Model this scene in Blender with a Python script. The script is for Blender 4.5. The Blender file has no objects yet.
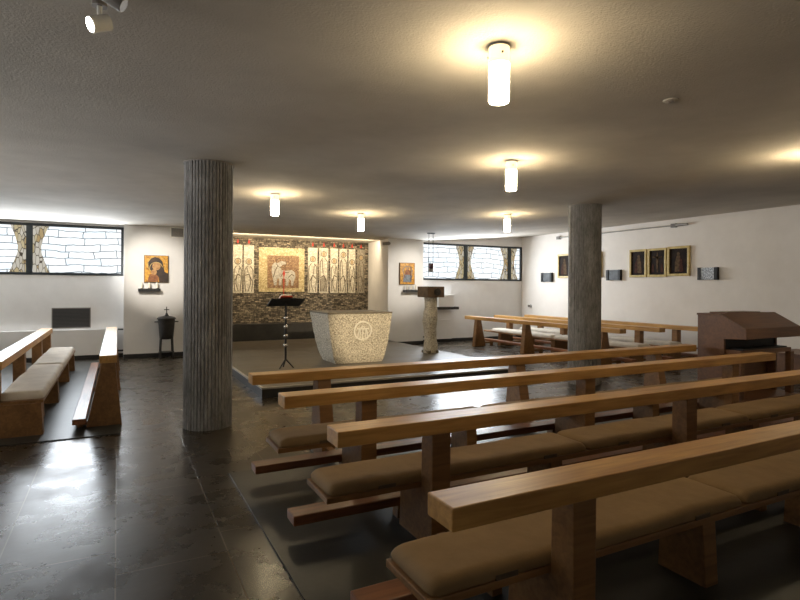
import bpy, bmesh, math, random
from mathutils import Vector, Matrix
R = math.radians
rng = random.Random(7)
C = bpy.context.scene.collection
# World frame: x runs along the altar wall to the right, y runs towards the altar wall, z up (metres).

# ---------------------------------------------------------------- materials
def new_mat(name):
    m = bpy.data.materials.new(name); m.use_nodes = True
    nt = m.node_tree; b = nt.nodes['Principled BSDF']
    return m, nt, b
def N(nt, kind, **kw):
    n = nt.nodes.new(kind)
    for k, v in kw.items():
        if k.startswith('i_'):
            n.inputs[k[2:].replace('_', ' ')].default_value = v
        else: setattr(n, k, v)
    return n
def ramp(nt, fac, stops):
    r = nt.nodes.new('ShaderNodeValToRGB'); e = r.color_ramp.elements
    while len(e) < len(stops): e.new(.5)
    for el, (p, c) in zip(e, stops): el.position = p; el.color = (*c, 1)
    nt.links.new(fac, r.inputs['Fac']); return r.outputs['Color']
def coords(nt, scale=(1, 1, 1), rot=(0, 0, 0), rand=False):
    tc = nt.nodes.new('ShaderNodeTexCoord'); mp = nt.nodes.new('ShaderNodeMapping')
    mp.inputs['Scale'].default_value = scale; mp.inputs['Rotation'].default_value = rot
    out = tc.outputs['Object']
    if rand:
        oi = nt.nodes.new('ShaderNodeObjectInfo'); ad = nt.nodes.new('ShaderNodeVectorMath'); ad.operation = 'MULTIPLY_ADD'
        cb = nt.nodes.new('ShaderNodeCombineXYZ')
        for i in range(3): nt.links.new(oi.outputs['Random'], cb.inputs[i])
        ad.inputs[1].default_value = (7.3, 5.1, 3.7)
        nt.links.new(cb.outputs[0], ad.inputs[0]); nt.links.new(out, ad.inputs[2]); out = ad.outputs[0]
    nt.links.new(out, mp.inputs['Vector']); return mp.outputs['Vector']
def bump(nt, b, h, strength, dist=.01):
    bp = N(nt, 'ShaderNodeBump'); bp.inputs['Strength'].default_value = strength; bp.inputs['Distance'].default_value = dist
    nt.links.new(h, bp.inputs['Height']); nt.links.new(bp.outputs['Normal'], b.inputs['Normal'])
def mat_plain(name, col, rough=.5, metal=0, emit=0, ecol=None):
    m, nt, b = new_mat(name)
    no = N(nt, 'ShaderNodeTexNoise', i_Scale=9.0, i_Detail=4.0); nt.links.new(coords(nt), no.inputs['Vector'])
    c = ramp(nt, no.outputs['Fac'], [(.3, tuple(x*.86 for x in col)), (.7, tuple(min(1, x*1.06) for x in col))])
    nt.links.new(c, b.inputs['Base Color'])
    b.inputs['Roughness'].default_value = rough; b.inputs['Metallic'].default_value = metal
    if emit:
        b.inputs['Emission Color'].default_value = (*(ecol or col), 1); b.inputs['Emission Strength'].default_value = emit
    return m
def mat_noise(name, c0, c1, scale=(1, 1, 1), ns=5, rough=.6, bs=0, bscale=40, bdist=.01, rot=(0, 0, 0), rand=False, lo=.3, hi=.7, spec=.5):
    m, nt, b = new_mat(name); v = coords(nt, scale, rot, rand)
    no = N(nt, 'ShaderNodeTexNoise', i_Scale=ns, i_Detail=8.0, i_Roughness=.6); nt.links.new(v, no.inputs['Vector'])
    nt.links.new(ramp(nt, no.outputs['Fac'], [(lo, c0), (hi, c1)]), b.inputs['Base Color'])
    b.inputs['Roughness'].default_value = rough; b.inputs['Specular IOR Level'].default_value = spec
    if bs:
        n2 = N(nt, 'ShaderNodeTexNoise', i_Scale=bscale, i_Detail=4.0); nt.links.new(v, n2.inputs['Vector'])
        bump(nt, b, n2.outputs['Fac'], bs, bdist)
    return m
def mat_wood(name, c0, c1, rough=.4):
    m, nt, b = new_mat(name); v = coords(nt, (1.1, 16, 16), rand=True)
    n1 = N(nt, 'ShaderNodeTexNoise', i_Scale=2.0, i_Detail=6.0, i_Distortion=.6); nt.links.new(v, n1.inputs['Vector'])
    v2 = coords(nt, (1.2, 3, 3), rand=True)
    n2 = N(nt, 'ShaderNodeTexNoise', i_Scale=1.3, i_Detail=3.0); nt.links.new(v2, n2.inputs['Vector'])
    mx = N(nt, 'ShaderNodeMath', operation='ADD'); mx.use_clamp = False
    h = N(nt, 'ShaderNodeMath', operation='MULTIPLY'); h.inputs[1].default_value = .5
    nt.links.new(n1.outputs['Fac'], mx.inputs[0]); nt.links.new(n2.outputs['Fac'], mx.inputs[1]); nt.links.new(mx.outputs[0], h.inputs[0])
    nt.links.new(ramp(nt, h.outputs[0], [(.36, c0), (.62, c1)]), b.inputs['Base Color'])
    b.inputs['Roughness'].default_value = rough
    bump(nt, b, n1.outputs['Fac'], .12, .004); return m
def mat_brick(name, bw, bh, mort, c1, c2, cm, rough=.5, axis='xy', distort=.0, bs=.3, noise=None, rot=0, emit=0, gloss=False, offset=.5, bdist=.01):
    m, nt, b = new_mat(name)
    tc = nt.nodes.new('ShaderNodeTexCoord'); sp = nt.nodes.new('ShaderNodeSeparateXYZ'); cb = nt.nodes.new('ShaderNodeCombineXYZ')
    nt.links.new(tc.outputs['Object'], sp.inputs[0])
    a, c = {'xy': ('X', 'Y'), 'xz': ('X', 'Z'), 'yx': ('Y', 'X')}[axis]
    nt.links.new(sp.outputs[a], cb.inputs[0]); nt.links.new(sp.outputs[c], cb.inputs[1])
    v = cb.outputs[0]
    if distort:
        nz = N(nt, 'ShaderNodeTexNoise', i_Scale=1.6, i_Detail=3.0); nt.links.new(v, nz.inputs['Vector'])
        sb = N(nt, 'ShaderNodeVectorMath', operation='SUBTRACT'); sb.inputs[1].default_value = (.5, .5, .5)
        ml = N(nt, 'ShaderNodeVectorMath', operation='MULTIPLY_ADD'); ml.inputs[1].default_value = (distort,)*3
        nt.links.new(nz.outputs['Color'], sb.inputs[0]); nt.links.new(sb.outputs[0], ml.inputs[0]); nt.links.new(v, ml.inputs[2]); v = ml.outputs[0]
    br = N(nt, 'ShaderNodeTexBrick', offset=offset, squash=.7, squash_frequency=3)
    br.inputs['Scale'].default_value = 1; br.inputs['Brick Width'].default_value = bw; br.inputs['Row Height'].default_value = bh
    br.inputs['Mortar Size'].default_value = mort; br.inputs['Mortar Smooth'].default_value = .1
    br.inputs['Color1'].default_value = (*c1, 1); br.inputs['Color2'].default_value = (*c2, 1); br.inputs['Mortar'].default_value = (*cm, 1)
    nt.links.new(v, br.inputs['Vector']); col = br.outputs['Color']
    if noise:
        n2 = N(nt, 'ShaderNodeTexNoise', i_Scale=noise[0], i_Detail=8.0, i_Roughness=.65); nt.links.new(tc.outputs['Object'], n2.inputs['Vector'])
        mc = N(nt, 'ShaderNodeMix', data_type='RGBA', blend_type='MULTIPLY'); mc.inputs[0].default_value = 1
        nt.links.new(col, mc.inputs[6]); nt.links.new(ramp(nt, n2.outputs['Fac'], [(.3, (noise[1],)*3), (.7, (noise[2],)*3)]), mc.inputs[7]); col = mc.outputs[2]
    if emit:
        nt.links.new(col, b.inputs['Emission Color']); b.inputs['Emission Strength'].default_value = emit
        b.inputs['Base Color'].default_value = (.05, .05, .05, 1)
    else: nt.links.new(col, b.inputs['Base Color'])
    b.inputs['Roughness'].default_value = rough
    iv = N(nt, 'ShaderNodeMath', operation='SUBTRACT'); iv.inputs[0].default_value = 1; nt.links.new(br.outputs['Fac'], iv.inputs[1])
    h = iv.outputs[0]
    if noise and bs:
        n3 = N(nt, 'ShaderNodeTexNoise', i_Scale=noise[0]*4, i_Detail=6.0); nt.links.new(tc.outputs['Object'], n3.inputs['Vector'])
        ad = N(nt, 'ShaderNodeMath', operation='ADD'); nt.links.new(h, ad.inputs[0]); nt.links.new(n3.outputs['Fac'], ad.inputs[1]); h = ad.outputs[0]
        if gloss:
            b.inputs['Specular IOR Level'].default_value = .28
            rr = N(nt, 'ShaderNodeMapRange'); rr.inputs['From Min'].default_value = .3; rr.inputs['From Max'].default_value = .7
            rr.inputs['To Min'].default_value = rough-.05; rr.inputs['To Max'].default_value = rough+.12
            nt.links.new(n2.outputs['Fac'], rr.inputs['Value']); nt.links.new(rr.outputs[0], b.inputs['Roughness'])
    if bs: bump(nt, b, h, bs, bdist)
    return m
def mat_voronoi(name, scale, stops, rough=.6, edge=None, emit=0, bs=0, stretch=(1, 1, 1)):
    m, nt, b = new_mat(name); v = coords(nt, stretch)
    vo = N(nt, 'ShaderNodeTexVoronoi', i_Scale=scale); nt.links.new(v, vo.inputs['Vector'])
    sp = nt.nodes.new('ShaderNodeSeparateColor'); nt.links.new(vo.outputs['Color'], sp.inputs[0])
    col = ramp(nt, sp.outputs[0], stops)
    ve = N(nt, 'ShaderNodeTexVoronoi', feature='DISTANCE_TO_EDGE', i_Scale=scale); nt.links.new(v, ve.inputs['Vector'])
    if edge:
        mc = N(nt, 'ShaderNodeMix', data_type='RGBA', blend_type='MIX')
        st = N(nt, 'ShaderNodeMath', operation='LESS_THAN'); st.inputs[1].default_value = edge[0]
        nt.links.new(ve.outputs['Distance'], st.inputs[0]); nt.links.new(st.outputs[0], mc.inputs[0])
        nt.links.new(col, mc.inputs[6]); mc.inputs[7].default_value = (*edge[1], 1); col = mc.outputs[2]
    if emit:
        nt.links.new(col, b.inputs['Emission Color']); b.inputs['Emission Strength'].default_value = emit
        b.inputs['Base Color'].default_value = (.05, .04, .03, 1)
    else: nt.links.new(col, b.inputs['Base Color'])
    b.inputs['Roughness'].default_value = rough
    if bs: bump(nt, b, ve.outputs['Distance'], bs, .01)
    return m

M = {}
M['wall'] = mat_noise('white_plaster', (.76, .745, .73), (.84, .825, .81), ns=2, rough=.85, bs=.08, bscale=60)
M['wall_cream'] = mat_noise('cream_plaster', (.80, .745, .68), (.87, .815, .75), ns=2, rough=.85, bs=.08, bscale=60)
M['ceiling'] = mat_noise('rough_ceiling_plaster', (.47, .43, .37), (.59, .545, .475), ns=1.2, rough=.9, bs=.5, bscale=75, bdist=.01)
M['floor'] = mat_brick('stone_slabs', 1.9, .62, .004, (.034, .025, .015), (.054, .040, .024), (.10, .075, .048), rough=.25, axis='yx', bs=.3, noise=(2.4, .7, 1.2), gloss=True, offset=.37, bdist=.0035)
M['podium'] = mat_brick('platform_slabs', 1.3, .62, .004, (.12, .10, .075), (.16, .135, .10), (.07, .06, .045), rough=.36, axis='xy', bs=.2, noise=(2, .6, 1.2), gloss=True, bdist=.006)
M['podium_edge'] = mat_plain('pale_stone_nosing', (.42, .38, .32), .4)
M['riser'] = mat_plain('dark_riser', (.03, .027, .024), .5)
M['carpet'] = mat_noise('dark_mat_floor', (.016, .016, .014), (.032, .032, .027), ns=3, rough=.42, bs=.15, bscale=30, bdist=.004)
M['skirting'] = mat_plain('black_skirting', (.018, .018, .018), .5)
M['black'] = mat_plain('black_steel', (.009, .009, .010), .6)
M['darkmetal'] = mat_noise('dark_bronze', (.012, .011, .010), (.035, .03, .026), ns=12, rough=.45)
M['frame_dark'] = mat_plain('window_frame_paint', (.022, .028, .032), .45)
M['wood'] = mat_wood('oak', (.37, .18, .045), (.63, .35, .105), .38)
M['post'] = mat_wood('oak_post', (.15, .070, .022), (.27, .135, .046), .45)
M['kneel'] = mat_wood('reddish_kneeler', (.13, .048, .02), (.27, .105, .042), .36)
M['organ'] = mat_wood('organ_walnut', (.105, .045, .018), (.19, .085, .034), .42)
M['cushion'] = mat_noise('taupe_cushion', (.215, .132, .054), (.285, .18, .078), ns=4, rough=.85, bs=.25, bscale=9, bdist=.02, rand=True)
M['cushion_grey'] = mat_noise('pale_cushion', (.52, .46, .38), (.66, .59, .49), ns=4, rough=.85, bs=.25, bscale=9, bdist=.02, rand=True)
M['strap'] = mat_plain('dark_strap', (.12, .085, .05), .8)
M['stone'] = mat_noise('bush_hammered_stone', (.25, .21, .145), (.82, .75, .61), ns=46, rough=.8, bs=.9, bscale=60, bdist=.03, lo=.36, hi=.62)
M['stone_smooth'] = mat_noise('pale_cut_stone', (.72, .68, .58), (.86, .82, .72), ns=14, rough=.7)
M['stone_dark'] = mat_noise('stone_top', (.11, .09, .06), (.2, .17, .12), ns=12, rough=.5)
M['ambo_block'] = mat_noise('brown_bronze_block', (.06, .035, .018), (.15, .095, .05), ns=8, rough=.5)
M['sedilia'] = mat_noise('dark_stone', (.012, .011, .010), (.03, .027, .023), ns=4, rough=.5)
M['rubble'] = mat_brick('mosaic_rubble', .13, .045, .006, (.50, .41, .29), (.09, .072, .05), (.035, .03, .022), rough=.8, axis='xz', distort=.16, bs=1.0, noise=(11, .2, 1.6), bdist=.03)
M['gold_tile'] = mat_voronoi('gold_tesserae', 26, [(0, (.44, .33, .15)), (.5, (.62, .50, .26)), (1, (.76, .65, .40))], .4, (.035, (.40, .28, .12)), bs=.5)
M['brown_tile'] = mat_voronoi('brown_tesserae', 30, [(0, (.20, .10, .05)), (.6, (.34, .20, .10)), (1, (.45, .30, .16))], .55, (.03, (.16, .09, .05)), bs=.5)
M['cream_tile'] = mat_voronoi('cream_tesserae', 24, [(0, (.55, .49, .38)), (.5, (.74, .68, .55)), (1, (.86, .81, .68))], .6, (.04, (.48, .42, .32)), bs=.5)
M['white_tile'] = mat_voronoi('lamb_tesserae', 30, [(0, (.36, .33, .28)), (.5, (.50, .46, .39)), (1, (.62, .58, .50))], .6, (.03, (.40, .35, .28)), bs=.4)
M['line_tile'] = mat_plain('dark_mosaic_line', (.15, .115, .07), .7)
M['grey_tile'] = mat_noise('grey_mosaic', (.18, .15, .11), (.5, .44, .34), ns=30, rough=.7)
M['tan_tile'] = mat_plain('tan_mosaic', (.50, .36, .20), .7)
M['red'] = mat_plain('red_enamel', (.62, .05, .025), .5)
M['gold'] = mat_noise('gilt', (.45, .29, .08), (.66, .46, .16), ns=20, rough=.35)
M['gilt_frame'] = mat_noise('gilt_frame', (.46, .33, .09), (.72, .56, .22), ns=12, rough=.4)
M['icon_gold'] = mat_noise('icon_gold_ground', (.22, .07, .008), (.95, .50, .06), ns=16, rough=.4)
M['icon_dark'] = mat_noise('icon_dark_robe', (.012, .010, .009), (.06, .03, .018), ns=10, rough=.5)
M['icon_skin'] = mat_noise('icon_flesh', (.30, .13, .045), (.62, .36, .14), ns=16, rough=.5)
M['icon_red'] = mat_noise('icon_red_robe', (.14, .035, .015), (.38, .15, .04), ns=14, rough=.5)
M['icon_blue'] = mat_noise('icon_blue_robe', (.05, .07, .10), (.30, .33, .36), ns=14, rough=.5)
M['icon_wood'] = mat_plain('icon_board_edge', (.14, .085, .045), .6)
M['paint_dark'] = mat_noise('dark_painting', (.006, .004, .003), (.03, .016, .008), ns=9, rough=.6, spec=.1)
M['paint_fig'] = mat_noise('painted_figure', (.05, .03, .014), (.17, .10, .045), ns=20, rough=.6, spec=.1)
M['paint_red'] = mat_noise('painted_red', (.03, .01, .006), (.09, .03, .014), ns=20, rough=.6, spec=.1)
M['plaque'] = mat_noise('bronze_plaque', (.02, .023, .025), (.085, .095, .10), ns=6, rough=.5, bs=.4, bscale=20)
M['pic_pale'] = mat_noise('pale_printed_picture', (.05, .07, .11), (.75, .80, .85), ns=40, rough=.5, lo=.36, hi=.6)
M['candle'] = mat_plain('candle_wax', (.80, .74, .62), .5)
M['glass_red'] = mat_plain('red_lamp_glass', (.05, .01, .02), .15)
M['white_paint'] = mat_plain('white_enamel', (.88, .86, .80), .4)
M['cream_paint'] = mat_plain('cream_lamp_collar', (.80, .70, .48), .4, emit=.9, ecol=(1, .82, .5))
M['grey_paint'] = mat_plain('grey_metal', (.22, .20, .18), .4)
M['steel'] = mat_plain('brushed_steel', (.42, .41, .39), .35, .8)
M['silver'] = mat_plain('silver_knob', (.55, .52, .48), .25, .9)
M['vent'] = mat_brick('vent_louvre', 9, .018, .005, (.46, .45, .43), (.42, .41, .39), (.16, .155, .15), .5, 'xz', bs=.4)
M['grille'] = mat_brick('dark_grille', 9, .03, .006, (.045, .042, .038), (.055, .05, .045), (.012, .012, .012), .5, 'xz', bs=.5)
M['lamp'] = mat_plain('glowing_diffuser', (1, .95, .85), .4, emit=62, ecol=(1, .80, .50))
M['lens'] = mat_plain('glowing_lens', (1, .97, .9), .3, emit=14, ecol=(1, .93, .8))
M['pane'] = mat_brick('leaded_white_glass', .66, .15, .0095, (.95, .98, 1.0), (.78, .88, .96), (.10, .13, .15), .3, 'xz', distort=.17, bs=0, emit=.95)
M['amber'] = mat_voronoi('amber_leaded_glass', 9, [(0, (.60, .40, .16)), (.35, (.85, .72, .42)), (.7, (.80, .74, .62)), (1, (.95, .90, .78))], .3, (.055, (.06, .045, .03)), emit=.42, stretch=(1.9, 1, .7))
M['book_red'] = mat_plain('red_book_cover', (.55, .07, .03), .5)
M['paper'] = mat_plain('paper', (.8, .76, .66), .7)
def mat_concrete():
    m, nt, b = new_mat('board_marked_concrete')
    v = coords(nt, (7, 7, 1.6)); n1 = N(nt, 'ShaderNodeTexNoise', i_Scale=4.5, i_Detail=10.0, i_Roughness=.8); nt.links.new(v, n1.inputs['Vector'])
    v2 = coords(nt, (1, 1, .6), rand=True); n2 = N(nt, 'ShaderNodeTexNoise', i_Scale=3.0, i_Detail=6.0); nt.links.new(v2, n2.inputs['Vector'])
    c1 = ramp(nt, n1.outputs['Fac'], [(.34, (.12, .118, .12)), (.52, (.27, .266, .265)), (.70, (.44, .435, .425))])
    mc = N(nt, 'ShaderNodeMix', data_type='RGBA', blend_type='MULTIPLY'); mc.inputs[0].default_value = 1
    nt.links.new(c1, mc.inputs[6]); nt.links.new(ramp(nt, n2.outputs['Fac'], [(.3, (.62, .6, .58)), (.7, (1.2, 1.18, 1.15))]), mc.inputs[7])
    nt.links.new(mc.outputs[2], b.inputs['Base Color']); b.inputs['Roughness'].default_value = .8
    bump(nt, b, n1.outputs['Fac'], .5, .01); return m
M['concrete'] = mat_concrete()

# ---------------------------------------------------------------- mesh helpers
def box(bm, x0, x1, y0, y1, z0, z1):
    vs = [bm.verts.new(p) for p in ((x0,y0,z0),(x1,y0,z0),(x1,y1,z0),(x0,y1,z0),(x0,y0,z1),(x1,y0,z1),(x1,y1,z1),(x0,y1,z1))]
    for f in ((3,2,1,0),(4,5,6,7),(0,1,5,4),(1,2,6,5),(2,3,7,6),(3,0,4,7)): bm.faces.new([vs[i] for i in f])
def frustum(bm, b, t, z0, z1):   # b,t = (x0,x1,y0,y1)
    P = lambda r, z: [(r[0],r[2],z),(r[1],r[2],z),(r[1],r[3],z),(r[0],r[3],z)]
    vs = [bm.verts.new(p) for p in P(b, z0)+P(t, z1)]
    for f in ((3,2,1,0),(4,5,6,7),(0,1,5,4),(1,2,6,5),(2,3,7,6),(3,0,4,7)): bm.faces.new([vs[i] for i in f])
def prism(bm, pts, axis, a0, a1):
    """polygon extruded along an axis; pts are the two other coordinates in xyz order"""
    def mk(p, a):
        return {'x': (a, p[0], p[1]), 'y': (p[0], a, p[1]), 'z': (p[0], p[1], a)}[axis]
    v0 = [bm.verts.new(mk(p, a0)) for p in pts]; v1 = [bm.verts.new(mk(p, a1)) for p in pts]
    n = len(pts); bm.faces.new(v0); bm.faces.new(v1[::-1])
    for i in range(n): bm.faces.new((v0[i], v1[i], v1[(i+1) % n], v0[(i+1) % n]))
def tube(bm, p0, p1, r0, r1=None, n=14):
    r1 = r0 if r1 is None else r1
    p0, p1 = Vector(p0), Vector(p1); d = (p1-p0).normalized()
    a = d.orthogonal().normalized(); c = d.cross(a)
    ring = lambda p, r: [bm.verts.new(p+(a*math.cos(2*math.pi*k/n)+c*math.sin(2*math.pi*k/n))*r) for k in range(n)]
    A, B = ring(p0, r0), ring(p1, r1)
    bm.faces.new(A[::-1]); bm.faces.new(B)
    for i in range(n): bm.faces.new((A[i], A[(i+1) % n], B[(i+1) % n], B[i]))
def lathe(bm, prof, n=24, c=(0, 0, 0)):
    rings = []
    for r, z in prof:
        rings.append([bm.verts.new((c[0]+max(r,1e-4)*math.cos(2*math.pi*k/n), c[1]+max(r,1e-4)*math.sin(2*math.pi*k/n), c[2]+z)) for k in range(n)])
    bm.faces.new(rings[0][::-1]); bm.faces.new(rings[-1])
    for A, B in zip(rings, rings[1:]):
        for i in range(n): bm.faces.new((A[i], A[(i+1) % n], B[(i+1) % n], B[i]))
def ell(cx, cz, rx, rz, n=22, a0=0, a1=360):
    full = abs(a1-a0) >= 360
    m = n if full else n+1
    return [(cx+rx*math.cos(R(a0+(a1-a0)*k/n)), cz+rz*math.sin(R(a0+(a1-a0)*k/n))) for k in range(m)]
def ringp(bm, cx, cz, r0, r1, y0, y1, n=32, sx=1, a0=0, a1=360):
    for k in range(n):
        t0, t1 = R(a0+(a1-a0)*k/n), R(a0+(a1-a0)*(k+1)/n)
        prism(bm, [(cx+sx*r0*math.cos(t0), cz+r0*math.sin(t0)), (cx+sx*r1*math.cos(t0), cz+r1*math.sin(t0)),
                   (cx+sx*r1*math.cos(t1), cz+r1*math.sin(t1)), (cx+sx*r0*math.cos(t1), cz+r0*math.sin(t1))], 'y', y0, y1)
def stroke(bm, pts, w, y0, y1):
    for (ax, az), (bx, bz) in zip(pts, pts[1:]):
        d = Vector((bx-ax, bz-az)); n = Vector((-d.y, d.x)).normalized()*w/2
        prism(bm, [(ax+n.x, az+n.y), (ax-n.x, az-n.y), (bx-n.x, bz-n.y), (bx+n.x, bz+n.y)], 'y', y0, y1)
def BM(fn=None, *a, **k):
    bm = bmesh.new()
    if fn: fn(bm, *a, **k)
    return bm
def obj(name, bm, mat, parent=None, bevel=0, smooth=False, label=None):
    bmesh.ops.recalc_face_normals(bm, faces=bm.faces)
    me = bpy.data.meshes.new(name); bm.to_mesh(me); bm.free()
    if smooth:
        for p in me.polygons: p.use_smooth = True
    me.materials.append(M[mat] if isinstance(mat, str) else mat)
    o = bpy.data.objects.new(name, me); C.objects.link(o); o.parent = parent
    if bevel:
        md = o.modifiers.new('bevel', 'BEVEL'); md.width = bevel; md.segments = 2; md.limit_method = 'ANGLE'
    if smooth:
        md = o.modifiers.new('edges', 'EDGE_SPLIT'); md.split_angle = R(40)
    if label: o['label'] = label
    return o
def tag(o, label, cat, group=None):
    o['label'] = label; o['category'] = cat
    if group: o['group'] = group
    return o
def thing(name, label, cat, loc=(0, 0, 0), rotz=0, group=None):
    o = bpy.data.objects.new(name, None); C.objects.link(o); o.empty_display_size = .1
    o.location = loc; o.rotation_euler = (0, 0, rotz); return tag(o, label, cat, group)
def struct(name, bm, mat, parent=None, bevel=0):
    o = obj(name, bm, mat, parent, bevel)
    if parent is None: o['kind'] = 'structure'
    return o
def dup(root, loc, label, rotz=None, group=None):
    r = root.copy(); C.objects.link(r); r.location = loc
    if rotz is not None: r.rotation_euler = (0, 0, rotz)
    r['label'] = label
    if group: r['group'] = group
    for ch in list(root.children):
        c = ch.copy(); C.objects.link(c); c.parent = r
        for g in list(ch.children):
            d = g.copy(); C.objects.link(d); d.parent = c
    return r

# ---------------------------------------------------------------- the setting
XL, XR, YB, HC = -5.0, 11.75, -3.6, 3.087
Y_ICON, Y_WIN, Y_MOS = 13.7, 14.0, 15.55
bm = bmesh.new(); box(bm, XL-.2, XR+.2, YB-.2, 16.2, -.2, 0)
struct('floor', bm, 'floor')
bm = bmesh.new()      # ceiling: level over nave and altar, rising gently to the right wall
def ceil_z(x, y):
    k = min(1, max(0, (x-7.9)/(XR-7.9))); return HC+.223*k-.075*(1-k)*min(1, max(0, (y-8)/5.7))
cxs = [XL-.2, 0, 4, 7.9, XR+.2]; cys = [YB-.2, 3, 8, 10, 12, 13.7, 16.2]
cv = [[bm.verts.new((x, y, ceil_z(x, y))) for y in cys] for x in cxs]; cu = [[bm.verts.new((x, y, 3.6)) for y in cys] for x in cxs]
for i in range(len(cxs)-1):
    for j in range(len(cys)-1):
        bm.faces.new((cv[i][j], cv[i][j+1], cv[i+1][j+1], cv[i+1][j])); bm.faces.new((cu[i][j], cu[i+1][j], cu[i+1][j+1], cu[i][j+1]))
for i in range(len(cxs)-1):
    for j in (0, -1): bm.faces.new((cv[i][j], cv[i+1][j], cu[i+1][j], cu[i][j]))
for j in range(len(cys)-1):
    for i in (0, -1): bm.faces.new((cv[i][j], cv[i][j+1], cu[i][j+1], cu[i][j]))
struct('ceiling', bm, 'ceiling')
def wallbox(name, *a): return struct(name, BM(box, *a), 'wall')
bm = bmesh.new()
for a in ((YB, 1.5, 0, 3.2), (9.5, 14.2, 0, 3.2), (1.5, 9.5, 0, 1.865), (1.5, 9.5, 2.975, 3.2)): box(bm, XL-.2, XL, *a)  # opening in the left wall made for the added fill window
struct('wall_left', bm, 'wall')
struct('wall_right', BM(box, XR, XR+.2, YB, 14.2, 0, 3.4), 'wall_cream')
wallbox('wall_rear', XL-.2, XR+.2, YB-.2, YB, 0, 3.4)
WB, WT = 1.865, 2.975
bm = bmesh.new(); box(bm, XL, .13, Y_WIN, Y_WIN+.25, 0, WB); box(bm, XL, .13, Y_WIN, Y_WIN+.25, WT, 3.2); box(bm, XL, -4.2, Y_WIN, Y_WIN+.25, WB, WT)
struct('wall_window', bm, 'wall')
bm = bmesh.new(); box(bm, 7.87, XR, Y_WIN, Y_WIN+.25, 0, WB); box(bm, 7.87, XR, Y_WIN, Y_WIN+.25, WT, 3.4)
struct('wall_window', bm, 'wall')
wallbox('wall_niche', .13, 2.1, Y_ICON, 15.9, 0, 3.2)
bm = bmesh.new(); prism(bm, [(6.73, Y_ICON), (7.87, Y_ICON), (7.87, 15.9), (6.97, 15.9), (6.95, Y_MOS)], 'z', 0, 3.2)
struct('wall_niche', bm, 'wall')
wallbox('wall_altar', 2.1, 6.97, Y_MOS+.06, Y_MOS+.3, 0, 3.2)
# skirting
struct('baseboard_window', BM(box, XL, .13, Y_WIN-.015, Y_WIN, 0, .1), 'skirting')
struct('baseboard_window', BM(box, 7.87, XR, Y_WIN-.015, Y_WIN, 0, .1), 'skirting')
bm = bmesh.new(); box(bm, .13, 1.9, Y_ICON-.015, Y_ICON, 0, .1)
struct('baseboard_icon', bm, 'skirting')
struct('baseboard_icon', BM(box, 6.82, 7.87, Y_ICON-.015, Y_ICON, 0, .1), 'skirting')
struct('baseboard_right', BM(box, XR-.015, XR, YB, Y_WIN-.015, 0, .1), 'skirting')
# altar platform, one step high
bm = bmesh.new(); prism(bm, [(1.915, 8.06), (6.8, 8.06), (6.8, Y_ICON), (6.73, Y_ICON), (6.95, Y_MOS+.06), (2.1, Y_MOS+.06), (2.1, Y_ICON), (1.915, Y_ICON)], 'z', 0, .15)
pl = struct('floor_platform', bm, 'podium')
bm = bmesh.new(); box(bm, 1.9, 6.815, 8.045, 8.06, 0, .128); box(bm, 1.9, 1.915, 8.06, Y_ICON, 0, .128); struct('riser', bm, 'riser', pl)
bm = bmesh.new(); box(bm, 1.895, 6.82, 8.04, 8.075, .128, .154); box(bm, 1.895, 1.93, 8.075, Y_ICON, .128, .154); struct('nosing', bm, 'podium_edge', pl)
# dark matting fields under the seating
tag(obj('floor_mat', BM(box, .88, 8.1, -3.4, 4.92, 0, .012), 'carpet'), 'dark smooth floor mat under the long central pews', 'mat')
tag(obj('floor_mat', BM(box, -4.6, .04, 6.79, 13.6, 0, .012), 'carpet'), 'dark smooth floor mat under the benches by the left window', 'mat')

# windows: leaded white glass with amber hourglass columns at the mullions; the left-wall one is added for fill light
def window(n, x0, x1, mull):
    root = bpy.data.objects.new('window_%d' % n, None); C.objects.link(root); root['kind'] = 'structure'
    root.location = (0, Y_WIN, 0)
    fw = .055
    bm = bmesh.new(); box(bm, x0, x1, -.012, .10, WB, WB+fw); box(bm, x0, x1, -.012, .10, WT-fw, WT)
    box(bm, x0, x0+fw, -.012, .10, WB+fw, WT-fw); box(bm, x1-fw, x1, -.012, .10, WB+fw, WT-fw)
    obj('window_frame', bm, 'frame_dark', root, .004)
    for mx in mull: obj('mullion', BM(box, mx-.058, mx+.058, -.02, .10, WB+fw, WT-fw), 'frame_dark', root, .004)
    edges = [x0+fw]+[e for mx in mull for e in (mx-.058, mx+.058)]+[x1-fw]
    for a, b in zip(edges[::2], edges[1::2]):
        obj('pane', BM(box, a, b, .05, .065, WB+fw, WT-fw), 'pane', root)
    for mx in mull:
        for s in (-1, 1):
            zs = [(WB+fw, .36), (WB+.3, .27), (WB+.48, .215), (WB+.62, .21), (WB+.8, .25), (WT-fw, .34)]
            pts = [(mx+s*.058, WB+fw)]+[(mx+s*w, z) for z, w in zs if mx+s*w < x1-fw+.001]+[(mx+s*.058, WT-fw)]
            if len(pts) > 3: obj('amber_glass', BM(prism, pts, 'y', .035, .05), 'amber', root)
    return root
window(1, -4.2, .13, [-3.9, -1.67])
window(2, 7.87, XR, [9.55, 11.25])
fill_window = window(3, 1.5, 9.5, [3.5, 5.5, 7.5]); fill_window.location = (XL, 0, 0); fill_window.rotation_euler = (0, 0, R(90))  # window added out of view to carry fill light for the room

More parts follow.
